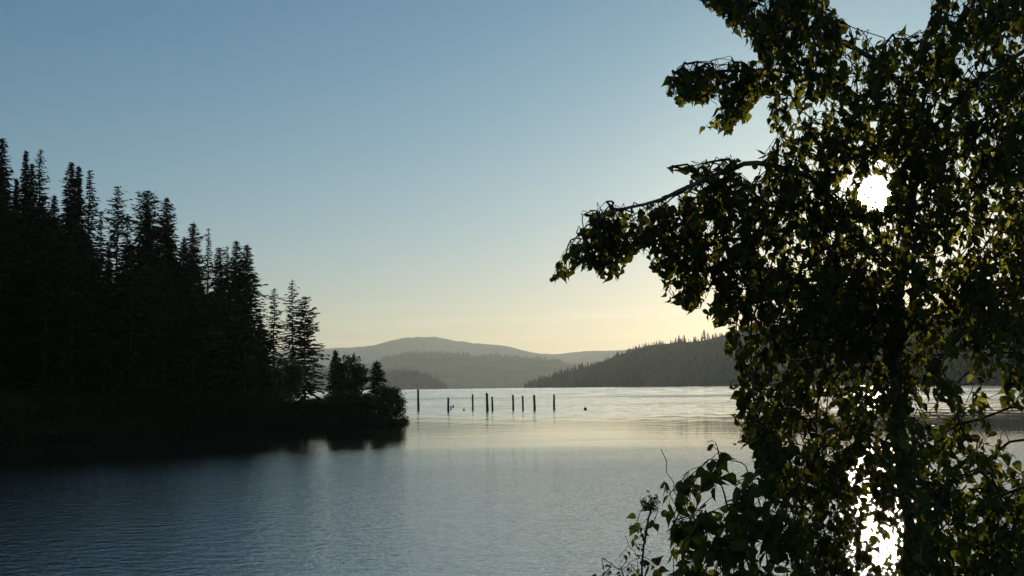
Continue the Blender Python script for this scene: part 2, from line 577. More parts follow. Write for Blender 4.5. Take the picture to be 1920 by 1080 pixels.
# ------------------------------------------------------------------ conifers
def conifer_sprays(r, H, Rad, base=0.1, power=0.68, step=0.30, nb=10, droop=0.35, keep=1.0, ragged=0.3, top_round=0.0,
                   size=1.0, side=0.0, dens=1.0):
    """needle sprays (flat four-cornered fans) on whorled drooping boughs; returns verts (N*4,3)"""
    out = []
    z = H * base
    ph = r.uniform(0, 6.28, 4)
    while z < H * 0.995:
        t = (H - z) / (H * (1 - base))
        prof = (1 - (1 - t) ** 2.0) ** power
        if top_round:
            prof = max(prof, 0) * (1 - top_round) + top_round * math.sqrt(max(0.0, 1 - (1 - min(1, t * 2.2)) ** 2))
        lvl = r.uniform(1 - ragged, 1 + ragged * 0.6)
        n = max(3, int(nb * (0.6 + 0.4 * t)))
        a0 = r.uniform(0, 6.28)
        for k in range(n):
            if r.uniform() > keep: continue
            az = a0 + k * 6.283 / n + r.uniform(-0.35, 0.35)
            L = max(0.25, Rad * prof * lvl * r.uniform(0.7, 1.15))
            L *= 1 + side * math.cos(az)
            L *= 1 + 0.16 * math.sin(2 * az + ph[0] + z * 0.55) + 0.16 * math.sin(az + ph[1] - z * 1.3)
            up = 0.5 * (1 - t) - droop * t + r.uniform(-0.22, 0.22)
            m = max(3, int(L / 0.19 * dens))
            s = (np.arange(m) + r.uniform(0.2, 0.9, m)) / m
            zz = up * L * s - droop * 0.45 * L * s * s + 0.25 * droop * L * s ** 4
            ctr = np.stack([math.cos(az) * L * s, math.sin(az) * L * s, z + zz], 1)
            da = az + r.choice([-1, 1], m) * r.uniform(0.15, 0.9, m)
            ln = size * r.uniform(0.45, 0.95, m) * (0.6 + 0.4 * min(1, t * 4))
            wd = ln * r.uniform(0.36, 0.56, m)
            dz = r.uniform(-0.55, 0.1, m)
            d = np.stack([np.cos(da), np.sin(da), dz], 1)
            d /= np.linalg.norm(d, axis=1)[:, None]
            w = np.stack([-np.sin(da), np.cos(da), r.uniform(-0.9, 0.9, m)], 1)
            w /= np.linalg.norm(w, axis=1)[:, None]
            a = ctr - d * ln[:, None] * 0.35
            b = ctr + w * wd[:, None] * 0.5
            c = ctr + d * ln[:, None] * 0.75
            e = ctr - w * wd[:, None] * 0.5
            out.append(np.stack([a, b, c, e], 1).reshape(-1, 3))
        z += step * r.uniform(0.7, 1.3) * (0.55 + 0.45 * t)
    # leader
    m = 6
    zt = H * 0.965 + np.linspace(0, H * 0.03, m)
    az = r.uniform(0, 6.28, m)
    o4 = []
    for q in range(m):
        c = np.array([0, 0, zt[q]])
        d = np.array([math.cos(az[q]) * 0.3, math.sin(az[q]) * 0.3, 1.0]) * 0.32 * size
        w = np.array([-math.sin(az[q]), math.cos(az[q]), 0]) * 0.09 * size
        o4.append(np.array([c - d * 0.3, c + w, c + d, c - w]))
    out.append(np.concatenate(o4))
    return np.concatenate(out)


def add_quads(mb, v):
    mb.add(v, [np.arange(len(v)).reshape(-1, 4)])


def make_conifer(name, label, top, Y, hw, style, group, seed, cat="tree"):
    """top: photo position of the tip, Y metres out, hw half width in photo pixels where widest"""
    r = np.random.default_rng(seed)
    P = at(*top, Y)
    zb = float(land_z(P[0], P[1])) - 0.15
    H = P[2] - zb
    Rad = hw * 0.98 * Y / F_PX
    o = empty(name, (P[0], P[1], zb))
    tag(o, label, cat, group)
    st = dict(full=dict(), spire=dict(power=0.85, droop=0.45, step=0.28),
              sparse=dict(keep=0.85, step=0.42, nb=8, ragged=0.45, droop=0.5, size=0.9),
              round=dict(top_round=0.55, power=0.7, ragged=0.4, droop=0.2),
              broken=dict(top_round=0.85, power=0.6, ragged=0.6, keep=0.85, step=0.5, droop=0.15),
              open=dict(keep=0.92, step=0.46, nb=9, size=1.1, ragged=0.35, droop=0.3, power=0.62, base=0.06),
              lop=dict(keep=0.8, step=0.5, side=0.45, droop=0.55, ragged=0.4))[style]
    c = MB()
    add_quads(c, conifer_sprays(r, H, Rad, **st))
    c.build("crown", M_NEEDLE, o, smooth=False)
    tm = MB()
    n = 9
    zs = np.linspace(0, H * 0.97, n)
    wob = np.stack([r.normal(0, 0.06, n), r.normal(0, 0.06, n), zs], 1)
    wob[-1, :2] = 0
    wob[0, 2] = -0.4
    tube(tm, wob, np.linspace(0.0115 * H, 0.025, n), 7)
    tm.build("trunk", M_BARK, o)
    return o


SKY_G = "conifers along the forest skyline"
skyline = [
    ((4, 259), 150, 40, 'full', "tallest black conifer, cut off by the left edge of the photograph"),
    ((31, 335), 168, 16, 'spire', "low thin conifer spire in the gap right of the leftmost tall conifer"),
    ((49, 284), 166, 24, 'spire', "needle-thin conifer spire just left of the twin with the feathered tip"),
    ((60, 306), 172, 20, 'full', "short conifer tip squeezed between two taller spires near the left edge"),
    ((76, 279), 165, 30, 'sparse', "tall conifer with feathery drooping tip, second highest on the skyline"),
    ((102, 366), 160, 24, 'spire', "small pointed conifer low in the notch before the bushy tall pair"),
    ((134, 304), 162, 34, 'full', "bushy tall conifer, broader and left one of the close pair"),
    ((148, 311), 168, 22, 'full', "slimmer tall conifer tip pressed against the right of the bushy one"),
    ((168, 319), 164, 30, 'lop', "thin tall conifer with long bare boughs sticking out to its right"),
    ((190, 396), 160, 22, 'sparse', "short ragged conifer under the long bare boughs"),
    ((204, 461), 176, 14, 'spire', "tiny conifer tip at the bottom of the deep sky notch"),
    ((221, 350), 166, 27, 'broken', "conifer with rounded broken top and sky showing between its boughs"),
    ((240, 403), 172, 22, 'sparse', "low conifer leaning into the right side of the broken-topped one"),
    ((276, 357), 170, 46, 'round', "broad conifer with blunt rounded crown, widest on the skyline"),
    ((313, 370), 172, 40, 'full', "pointed dense conifer right beside the broad blunt one"),
    ((345, 446), 178, 26, 'full', "low conifer shoulder between two pointed dense conifers"),
    ((363, 417), 176, 36, 'full', "pointed conifer left of the pale wispy sapling"),
    ((391, 427), 184, 15, 'sparse', "pale wispy thin conifer letting the sky through"),
    ((411, 464), 182, 28, 'round', "low blunt conifer right of the wispy thin one"),
    ((426, 461), 188, 12, 'sparse', "thin bare-tipped conifer just left of the last big pair"),
    ((443, 451), 182, 44, 'full', "left one of the last big dense pair before the skyline drops"),
    ((463, 459), 184, 42, 'full', "right one of the last big dense pair, its flank dropping to the point"),
    ((514, 541), 182, 30, 'sparse', "see-through conifer left of the slender one near the end of the wood"),
    ((548, 525), 178, 34, 'sparse', "slender tall conifer, middle of the three at the end of the wood"),
    ((572, 556), 172, 42, 'open', "open-branched conifer, rightmost of the tall ones at the end of the wood"),
]
for i, (top, Y, hw, st, lab) in enumerate(skyline):
    make_conifer("conifer_tree", lab, top, Y, hw, st, SKY_G, 100 + i)
make_conifer("conifer_tree", "thin conifer spire rising left of the round leafy tree on the point", (629, 658), 152, 17, 'spire',
             "conifers on the point", 201)
make_conifer("conifer_tree", "small cone-shaped conifer behind the bush at the tip of the point", (706, 679), 147, 26, 'full',
             "conifers on the point", 202)

# the black body of the wood below the skyline: one mass nobody could count
sky_x = [-260, -120, 4, 31, 76, 105, 140, 185, 204, 225, 276, 313, 363, 411, 463, 494, 520, 560]
sky_y = [150, 200, 275, 370, 300, 400, 330, 440, 500, 420, 375, 390, 440, 480, 480, 560, 600, 640]
wood = MB()
trunks = MB()
r = np.random.default_rng(31)
cnt = 0
while cnt < 240:
    px = r.uniform(-240, 560)
    env = np.interp(px, sky_x, sky_y)
    Y = r.uniform(112, 215)
    P = at(px, 700, Y)
    if land_dist(P[0], P[1]) < 5: continue
    zb = float(land_z(P[0], P[1]))
    py = env + 52 + abs(r.normal(0, 1)) * 85
    ztop = at(px, py, Y)[2]
    H = ztop - zb
    if H < 5: continue
    H = min(H, 27)
    cnt += 1
    v = conifer_sprays(r, H, r.uniform(0.13, 0.2) * H + 0.4, base=0.04, step=0.6, nb=7, size=1.5, droop=0.35, dens=0.6)
    add_quads(wood, v + np.array([P[0], P[1], zb]))
    tube(trunks, np.array([[0, 0, 0], [0, 0, H * 0.9]]) + np.array([P[0], P[1], zb - 0.2]), [0.012 * H, 0.03], 6)
root = empty("forest", at(200, 760, 150) * np.array([1, 1, 0]))
tag(root, "dark mass of conifers filling the slope under the left skyline", "forest", kind='stuff')
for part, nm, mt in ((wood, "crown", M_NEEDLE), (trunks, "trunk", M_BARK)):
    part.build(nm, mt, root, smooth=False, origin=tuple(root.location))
for ch in root.children: ch['kind'] = 'stuff'


# ------------------------------------------------------------------ broad-leaved trees and bushes of the point
def leaf_cloud(r, blobs, n, size):
    """leaf-sized four-cornered blades gathered in clumps inside ellipsoids (c, radii)"""
    vol = np.array([b[1][0] * b[1][1] * b[1][2] for b in blobs]) ** 0.7
    pick = r.choice(len(blobs), n // 14, p=vol / vol.sum())
    C = []
    for k in pick:
        c, rad = blobs[k]
        d = r.normal(0, 1, 3)
        d /= np.linalg.norm(d)
        q = np.asarray(c) + d * np.asarray(rad) * r.uniform(0.45, 1.0) ** 0.6
        C.append(q + r.normal(0, size * 0.9, (14, 3)) * np.array([1, 1, 0.7]))
    C = np.concatenate(C)
    m = len(C)
    d = r.normal(0, 1, (m, 3))
    d[:, 2] -= 0.5
    d /= np.linalg.norm(d, axis=1)[:, None]
    w = np.cross(d, r.normal(0, 1, (m, 3)))
    w /= np.linalg.norm(w, axis=1)[:, None]
    ln = size * r.uniform(0.6, 1.2, m)[:, None]
    return np.stack([C - d * ln * 0.5, C + w * ln * 0.33, C + d * ln * 0.5, C - w * ln * 0.33], 1).reshape(-1, 3)


def broad(name, label, cat, px, py_top, py_base, Y, hw, n, size, seed, mat=None, stems=1, group=None, lobes=11):
    r = np.random.default_rng(seed)
    P = at(px, py_base, Y)
    zb = float(land_z(P[0], P[1]))
    zb = zb if zb > -0.3 else 0.0
    ztop = at(px, py_top, Y)[2]
    H = ztop - zb
    W = hw * Y / F_PX
    o = empty(name, (P[0], P[1], zb))
    tag(o, label, cat, group)
    low = cat == 'bush'
    blobs = [((0, 0, H * (0.42 if low else 0.52)), (W * 0.8, W * 0.8, H * 0.44))]
    for k in range(lobes):
        a = r.uniform(0, 6.28)
        zc = r.uniform(0.1, 0.8) if low else r.uniform(0.2, 0.85)
        rr = W * math.sqrt(max(0.1, 1 - ((zc - (0.3 if low else 0.5)) / (0.75 if low else 0.55)) ** 2)) * r.uniform(0.45, 0.75)
        s = r.uniform(0.25, 0.42)
        blobs.append(((math.cos(a) * rr, math.sin(a) * rr, H * zc), (W * s, W * s, H * s * 0.55)))
    c = MB()
    add_quads(c, leaf_cloud(r, blobs, n, size))
    c.build("crown", mat or M_BROAD, o, smooth=False)
    for k in range(stems):
        tm = MB()
        a = r.uniform(0, 6.28)
        lean = 0.0 if stems == 1 else r.uniform(0.2, 0.6) * W
        pts = smooth_line([(0, 0, -0.3), (math.cos(a) * lean * 0.4, math.sin(a) * lean * 0.4, H * 0.35),
                           (math.cos(a) * lean, math.sin(a) * lean, H * 0.8)], 8)
        tube(tm, pts, np.linspace(0.02 * H + 0.02, 0.02, 8), 6)
        for q in range(5):
            b0 = pts[2 + q]
            aa = r.uniform(0, 6.28)
            e = b0 + np.array([math.cos(aa) * W * 0.6, math.sin(aa) * W * 0.6, H * 0.16])
            tube(tm, smooth_line([b0, (b0 + e) / 2 + [0, 0, 0.1], e], 5), np.linspace(0.009 * H, 0.012, 5), 5)
        tm.build("trunk" if stems == 1 else "stem", M_BARK, o)
    return o


broad("leafy_tree", "round-headed dark leafy tree on the point, left of the small conifer", "tree", 654, 663, 786, 148, 37, 8000, 0.34, 301)
broad("leafy_tree", "dim olive-green leafy tree in front of the black wood", "tree", 396, 622, 770, 150, 44, 7000, 0.36, 302)
broad("leafy_tree", "low rounded leafy tree at the foot of the open-branched conifer", "tree", 535, 664, 776, 160, 36, 5600, 0.36, 303)
broad("bush", "rounded bush overhanging the water at the very tip of the point", "bush", 733, 715, 796, 138, 30, 7500, 0.28, 304, stems=4)
broad("bush", "low dark bush between the round leafy tree and the tip bush", "bush", 692, 738, 794, 141, 27, 4600, 0.28, 305, stems=3)
broad("bush", "dark bush at the water's edge below the round leafy tree", "bush", 642, 728, 794, 142, 36, 6000, 0.28, 306, stems=3)
broad("bush", "dark bush at the water's edge under the open-branched conifer", "bush", 578, 752, 795, 143, 34, 4600, 0.28, 308, stems=3)
broad("bush", "small yellowish bush at the foot of the dim olive-green tree", "bush", 430, 728, 782, 146, 24, 2600, 0.28, 307, stems=3)
und = MB()
r = np.random.default_rng(55)
n_und = 0
while n_und < 950:
    px = r.uniform(-220, 690)
    Y = r.uniform(80, 175)
    P = at(px, 700, Y)
    s_ = float(land_dist(P[0], P[1]))
    if s_ < -0.7 or s_ > ((20 if n_und % 2 else 4) if px < 500 else 6): continue
    n_und += 1
    z = float(land_z(P[0], P[1]))
    h = r.uniform(0.35, 0.8) if px > 600 else r.uniform(0.6, 1.3) if (s_ < 3 or px > 500) else r.uniform(1.2, 3.4)
    w = h * r.uniform(0.7, 1.1)
    add_quads(und, leaf_cloud(r, [((P[0], P[1], z + h * 0.42), (w, w, h * 0.5))], int(260 * (0.6 + h)), 0.2))
for px, py in [(q, 818 + (q % 3) * 4) for q in range(-10, 180, 4)] + [(q, 795 + (q % 2) * 2) for q in range(690, 752, 5)] + [(753, 793), (757, 793)]:
    P = on_water(px, py)
    h = 0.75 if px < 200 else 0.5
    add_quads(und, leaf_cloud(r, [((P[0], P[1], h * 0.4), (h * 1.3, h * 1.3, h * 0.6))], 300, 0.2))
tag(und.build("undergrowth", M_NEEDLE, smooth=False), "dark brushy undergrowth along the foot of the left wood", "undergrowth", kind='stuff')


# ------------------------------------------------------------------ far hills
def ridge(name, crest, crest_Y, shore_Y, seed, depth=2500, rough=0.012, nu=320, nv=36, shore_px=None):
    """crest: photo points; the slope falls from there to the shore in front and to the ground behind"""
    px = np.linspace(crest[0][0], crest[-1][0], nu)
    cx, cy = zip(*crest)
    py = np.interp(px, cx, cy)
    k = np.ones(9) / 9
    py = np.convolve(np.pad(py, 4, mode='edge'), k, 'valid')
    cY = np.interp(px, *zip(*crest_Y)) if isinstance(crest_Y, (list, tuple)) else np.full(nu, float(crest_Y))
    sY = np.interp(px, *zip(*shore_Y)) if isinstance(shore_Y, (list, tuple)) else np.full(nu, float(shore_Y))
    C = np.array([at(a, b, c) for a, b, c in zip(px, py, cY)])
    C[:, 2] = np.maximum(C[:, 2], 0.5)
    S = np.array([at(a, 730, c) for a, c in zip(px, sY)])
    B = np.array([at(a, 730, c + depth) for a, c in zip(px, cY)])
    V = []
    for j in range(nv):
        u = j / (nv - 1) * 2
        if u <= 1:
            xy = S[:, :2] * (1 - u) + C[:, :2] * u
            z = C[:, 2] * (0.25 * u + 0.75 * (u * u * (3 - 2 * u))) - 3 * (1 - u)
        else:
            u2 = u - 1
            xy = C[:, :2] * (1 - u2) + B[:, :2] * u2
            z = C[:, 2] * (1 - u2 * u2 * (3 - 2 * u2)) - 4 * u2
        amp = math.sin(min(1, u) * math.pi) if u <= 1 else 0.3
        sc = 1 / 700.0
        z = z + amp * C[:, 2] * 0.22 * noise2(xy[:, 0] * sc, xy[:, 1] * sc, seed) \
            + rough * C[:, 2] * noise2(xy[:, 0] * sc * 9, xy[:, 1] * sc * 9, seed + 1) * min(1, u * 3)
        V.append(np.stack([xy[:, 0], xy[:, 1], z], 1))
    V = np.array(V)
    mb = MB()
    idx = np.arange(nu * nv).reshape(nv, nu)
    q = np.stack([idx[:-1, :-1], idx[:-1, 1:], idx[1:, 1:], idx[1:, :-1]], -1).reshape(-1, 4)
    mb.add(V.reshape(-1, 3), [q])
    tag(mb.build(name, M_HILL), kind='structure')
    return V


ridge("far_mountain", [(100, 690), (300, 672), (480, 660), (560, 656), (615, 654), (650, 653), (690, 652), (715, 646), (735, 641),
                       (760, 639), (775, 636.5), (800, 636.5), (810, 635), (832, 635), (860, 641), (885, 643), (945, 647), (975, 655),
                       (1010, 663), (1040, 667.5), (1070, 664), (1105, 657), (1150, 657), (1220, 650), (1350, 655), (1700, 640), (2100, 660)],
      16000, 12500, 41, depth=3500, rough=0.010, nu=500)
V2 = ridge("far_hill", [(500, 700), (600, 692), (680, 688), (705, 678), (730, 669), (765, 661.5), (800, 660.5), (850, 661), (880, 666),
                        (900, 668.5), (960, 669), (1000, 671), (1040, 678), (1080, 688), (1130, 697), (1200, 705), (1400, 708)],
      9800, 7600, 43, depth=2000, rough=0.015, nu=420)
V3 = ridge("headland", [(400, 690), (560, 698), (640, 699), (720, 700.5), (755, 700), (785, 701.5), (805, 706), (822, 714), (832, 722), (838, 727.8)],
           [(400, 6200), (838, 5600)], [(400, 4700), (700, 5000), (838, 5500)], 45, depth=900, rough=0.02)
CREST4 = [(983, 726.5), (1000, 718), (1012, 712), (1040, 704), (1070, 696), (1100, 687), (1125, 680), (1150, 668), (1175, 659), (1200, 652),
          (1230, 644), (1260, 642), (1300, 641), (1330, 634), (1365, 624), (1420, 612), (1500, 604), (1650, 600), (1800, 596), (1950, 590), (2300, 580), (2700, 600)]
C4Y = [(983, 3750), (1150, 3500), (1400, 2900), (1750, 1700), (2000, 1250), (2700, 900)]
S4Y = [(983, 3640), (1150, 3050), (1400, 2200), (1750, 950), (2000, 650), (2700, 400)]
V4 = ridge("wooded_hill", CREST4, C4Y, S4Y, 47, depth=800, rough=0.02, nu=420)


def far_tree(r, H, W):
    """small ragged conifer: tiers of uneven skirts"""
    n = 5
    vs, fs = [], []
    tiers = 4
    o = 0
    for k in range(tiers):
        z0 = H * (0.05 + 0.22 * k)
        z1 = min(H, z0 + H * 0.42)
        rad = W * (1 - 0.2 * k) * r.uniform(0.75, 1.15)
        a = np.arange(n) * 6.283 / n + r.uniform(0, 6)
        rr = rad * r.uniform(0.65, 1.25, n)
        ring = np.stack([np.cos(a) * rr, np.sin(a) * rr, z0 + r.uniform(-0.05, 0.05, n) * H], 1)
        vs += [ring, [[0, 0, z1 if k < tiers - 1 else H]]]
        fs += [[o + i, o + (i + 1) % n, o + n] for i in range(n)]
        o += n + 1
    return np.concatenate(vs), np.array(fs)


def scatter(name, V, n, hmin, hmax, crest_n, seed, label):
    r = np.random.default_rng(seed)
    mb = MB()
    nv, nu = V.shape[:2]
    mid = (nv - 1) // 2
    for k in range(n + crest_n):
        fu = r.uniform(0, nu - 1.01)
        fv = r.uniform(2, mid) if k < n else mid + r.uniform(-0.6, 0.5)
        i, j = int(fv), int(fu)
        a, b = fv - i, fu - j
        P = V[i, j] * (1 - a) * (1 - b) + V[i + 1, j] * a * (1 - b) + V[i, j + 1] * (1 - a) * b + V[i + 1, j + 1] * a * b
        if P[2] < 0.8: continue
        H = r.uniform(hmin, hmax) * (1.0 if r.uniform() > 0.08 else 1.35)
        H *= 1.0 + 0.35 * float(noise2(np.array([P[0] / 90.0]), np.array([P[1] / 90.0]), 88)[0])
        v, f = far_tree(r, H, H * r.uniform(0.13, 0.24))
        mb.add(v + P - np.array([0, 0, 0.5]), [f])
    o = mb.build(name, M_FAR_NEEDLE, smooth=False)
    tag(o, label, "forest", kind='stuff')


scatter("hill_forest", V4, 6500, 8, 17, 260, 61, "hazy conifer forest covering the hill across the lake, right of the pilings")
scatter("headland_forest", V3, 1500, 16, 26, 400, 62, "hazy wood covering the low headland behind the left point")
scatter("far_hill_forest", V2, 1500, 18, 30, 700, 63, "faint wood on the pale hill in the middle distance")
# the pair that stands clear of that skyline
for px, py, lab in ((1320, 618, "taller left one of the two lone conifers on the far skyline by the birch"),
                    (1327, 623, "shorter right one of the two lone conifers on the far skyline by the birch")):
    r = np.random.default_rng(px)
    Y = 3060.0
    tip = at(px, py, Y)
    zb = at(px, 639, Y)[2]
    o = empty("distant_conifer", (tip[0], tip[1], zb))
    tag(o, lab, "tree", "lone conifers on the far skyline")
    H = tip[2] - zb
    a = MB()
    add_quads(a, conifer_sprays(r, H, H * 0.13, base=0.2, step=1.3, size=3.2, keep=0.8))
    a.build("crown", M_FAR_NEEDLE, o, smooth=False)
    a = MB()
    tube(a, [(0, 0, -4), (0, 0, H * 0.95)], [0.5, 0.1], 6)
    a.build("trunk", M_BARK, o)


# ------------------------------------------------------------------ pilings, floats, boat
def piling(name, label, px, py_top, py_water, rad, seed, group, lean=(0, 0)):
    r = np.random.default_rng(seed)
    P = on_water(px, py_water)
    H = at(px, py_top, P[1])[2]
    n = 12
    zs = np.linspace(-2.5, H, n)
    pts = np.stack([lean[0] * zs + r.normal(0, 0.012, n), lean[1] * zs + r.normal(0, 0.012, n), zs], 1)
    rr = rad * r.uniform(0.9, 1.2) * np.linspace(1.12, 0.86, n) * r.uniform(0.95, 1.05, n)
    mb = MB()
    tube(mb, pts, rr, 12)
    # chamfered, slightly splintered head
    tube(mb, np.array([pts[-1] - [0, 0, 0.001], pts[-1] + [0.02, 0, 0.05 + 0.03 * r.uniform()]]), [rr[-1], rr[-1] * 0.72], 12)
    o = mb.build(name, M_PILE)
    o.location = (P[0], P[1], 0)
    tag(o, label, "piling", group)
    return o


PG = "wooden pilings standing in the lake"
for i, (px, t, w, rad, lab) in enumerate([
    (784.5, 731, 766, 0.20, "tallest weathered piling, nearest to the bushy point"),
    (840.5, 746, 770, 0.20, "shorter piling with two stubs just right of it"),
    (886.5, 740, 766, 0.18, "lone piling right of the smallest stub, left of the close pair"),
    (914, 737.5, 769, 0.21, "taller left piling of the close pair in the middle of the row"),
    (923.5, 744, 768, 0.19, "shorter right piling of the close pair in the middle of the row"),
    (962.5, 741, 766, 0.18, "first of the three evenly spaced pilings right of the close pair"),
    (980.5, 742.5, 766.5, 0.18, "shortest of the three evenly spaced pilings, the middle one"),
    (1002.5, 741, 767, 0.19, "third of the three evenly spaced pilings, before the last lone one"),
    (1039, 740, 765.5, 0.19, "last piling on the right, standing alone at the end of the row")]):
    piling("piling", lab, px, t, w, rad, 400 + i, PG, lean=(random.uniform(-.03, .03), random.uniform(-.02, .02)))
SG = "broken piling stubs"
for i, (px, t, w, rad, lab) in enumerate([
    (845.6, 761.5, 767.5, 0.14, "left and lower one of two broken stubs beside the shorter piling"),
    (849.6, 760, 764, 0.16, "right and farther one of two broken stubs beside the shorter piling"),
    (870, 767, 770, 0.15, "lone low stub barely above water between two tall pilings")]):
    piling("piling_stub", lab, px, t, w, rad, 450 + i, SG)


def mooring_float():
    P = on_water(1097.5, 768.5)
    o = empty("float", (P[0], P[1], 0))
    tag(o, "small dark float alone on calm water right of the last piling", "float")
    mb = MB()
    t = np.linspace(-1.4, 1.45, 9)
    tube(mb, np.stack([0 * t, 0 * t, 0.16 + 0.26 * np.sin(t)], 1), 0.25 * np.cos(t) + 0.01, 14)
    mb.build("ball", M_FLOAT, o)
    mb = MB()
    tube(mb, [(0, 0, 0.40), (0, 0, 0.52)], [0.05, 0.045], 8)
    mb.build("eyelet", M_FLOAT, o)


mooring_float()


def motorboat():
    P = on_water(1258, 725.3)
    Y = min(P[1], 2350.0)
    P = at(1258, 724, Y)
    o = empty("motorboat", (P[0], P[1], 0))
    o.rotation_euler = (0, 0, R_(8))
    tag(o, "tiny dark motorboat far out under the wooded hill", "boat")
    Lh, n = 10.0, 11
    u = np.linspace(0, 1, n)
    x = -Lh / 2 + Lh * u
    hwid = 1.5 * np.clip(1 - np.clip(u - 0.45, 0, 1) ** 2 / 0.3, 0.03, 1)
    top = 0.9 + 0.6 * u ** 2
    rows = [np.stack([x, -hwid, top], 1), np.stack([x, -hwid * 0.8, 0 * u - 0.2], 1), np.stack([x, 0 * u, 0 * u - 0.5], 1),
            np.stack([x, hwid * 0.8, 0 * u - 0.2], 1), np.stack([x, hwid, top], 1), np.stack([x, 0 * u, top - 0.12], 1)]
    V = np.array(rows)
    idx = np.arange(6 * n).reshape(6, n)
    idx = np.vstack([idx, idx[:1]])
    q = np.stack([idx[:-1, :-1], idx[1:, :-1], idx[1:, 1:], idx[:-1, 1:]], -1).reshape(-1, 4)
    mb = MB()
    mb.add(V.reshape(-1, 3), [q, np.array([np.arange(6) * n])])
    mb.build("hull", M_HULL, o, smooth=False)
    mb = MB()
    a = np.array([(-0.8, -1, .8), (1.8, -.9, .8), (1.8, .9, .8), (-.8, 1, .8), (-.8, -.9, 1.9), (0.9, -.8, 1.9), (.9, .8, 1.9), (-.8, .9, 1.9)])
    mb.add(a, [np.array([[0, 1, 5, 4], [1, 2, 6, 5], [2, 3, 7, 6], [3, 0, 4, 7], [4, 5, 6, 7]])])
    mb.build("cabin", M_BOATTOP, o, smooth=False)


motorboat()

# ------------------------------------------------------------------ near plants
LEAF_T = np.array([(0, 0, 0), (-.27, .13, .05), (0, .15, -.01), (.27, .13, .05), (-.33, .33, .06), (0, .36, -.03), (.33, .33, .06),
                   (-.20, .60, .02), (0, .62, -.06), (.20, .60, .02), (-.06, .83, -.10), (.06, .83, -.10), (0, 1.05, -.18)])
LEAF_TRI = np.array([(0, 2, 1), (0, 3, 2), (7, 8, 10), (8, 11, 10), (8, 9, 11), (10, 11, 12)])
LEAF_QUAD = np.array([(1, 2, 5, 4), (2, 3, 6, 5), (4, 5, 8, 7), (5, 6, 9, 8)])


def in_poly(pts, poly):
    poly = np.asarray(poly, float)
    x, y = pts[:, 0], pts[:, 1]
    ins = np.zeros(len(pts), bool)
    for a, b in zip(poly, np.roll(poly, -1, 0)):
        c = (a[1] > y) != (b[1] > y)
        ins ^= c & (x < (b[0] - a[0]) * (y - a[1]) / (b[1] - a[1] + 1e-9) + a[0])
    return ins


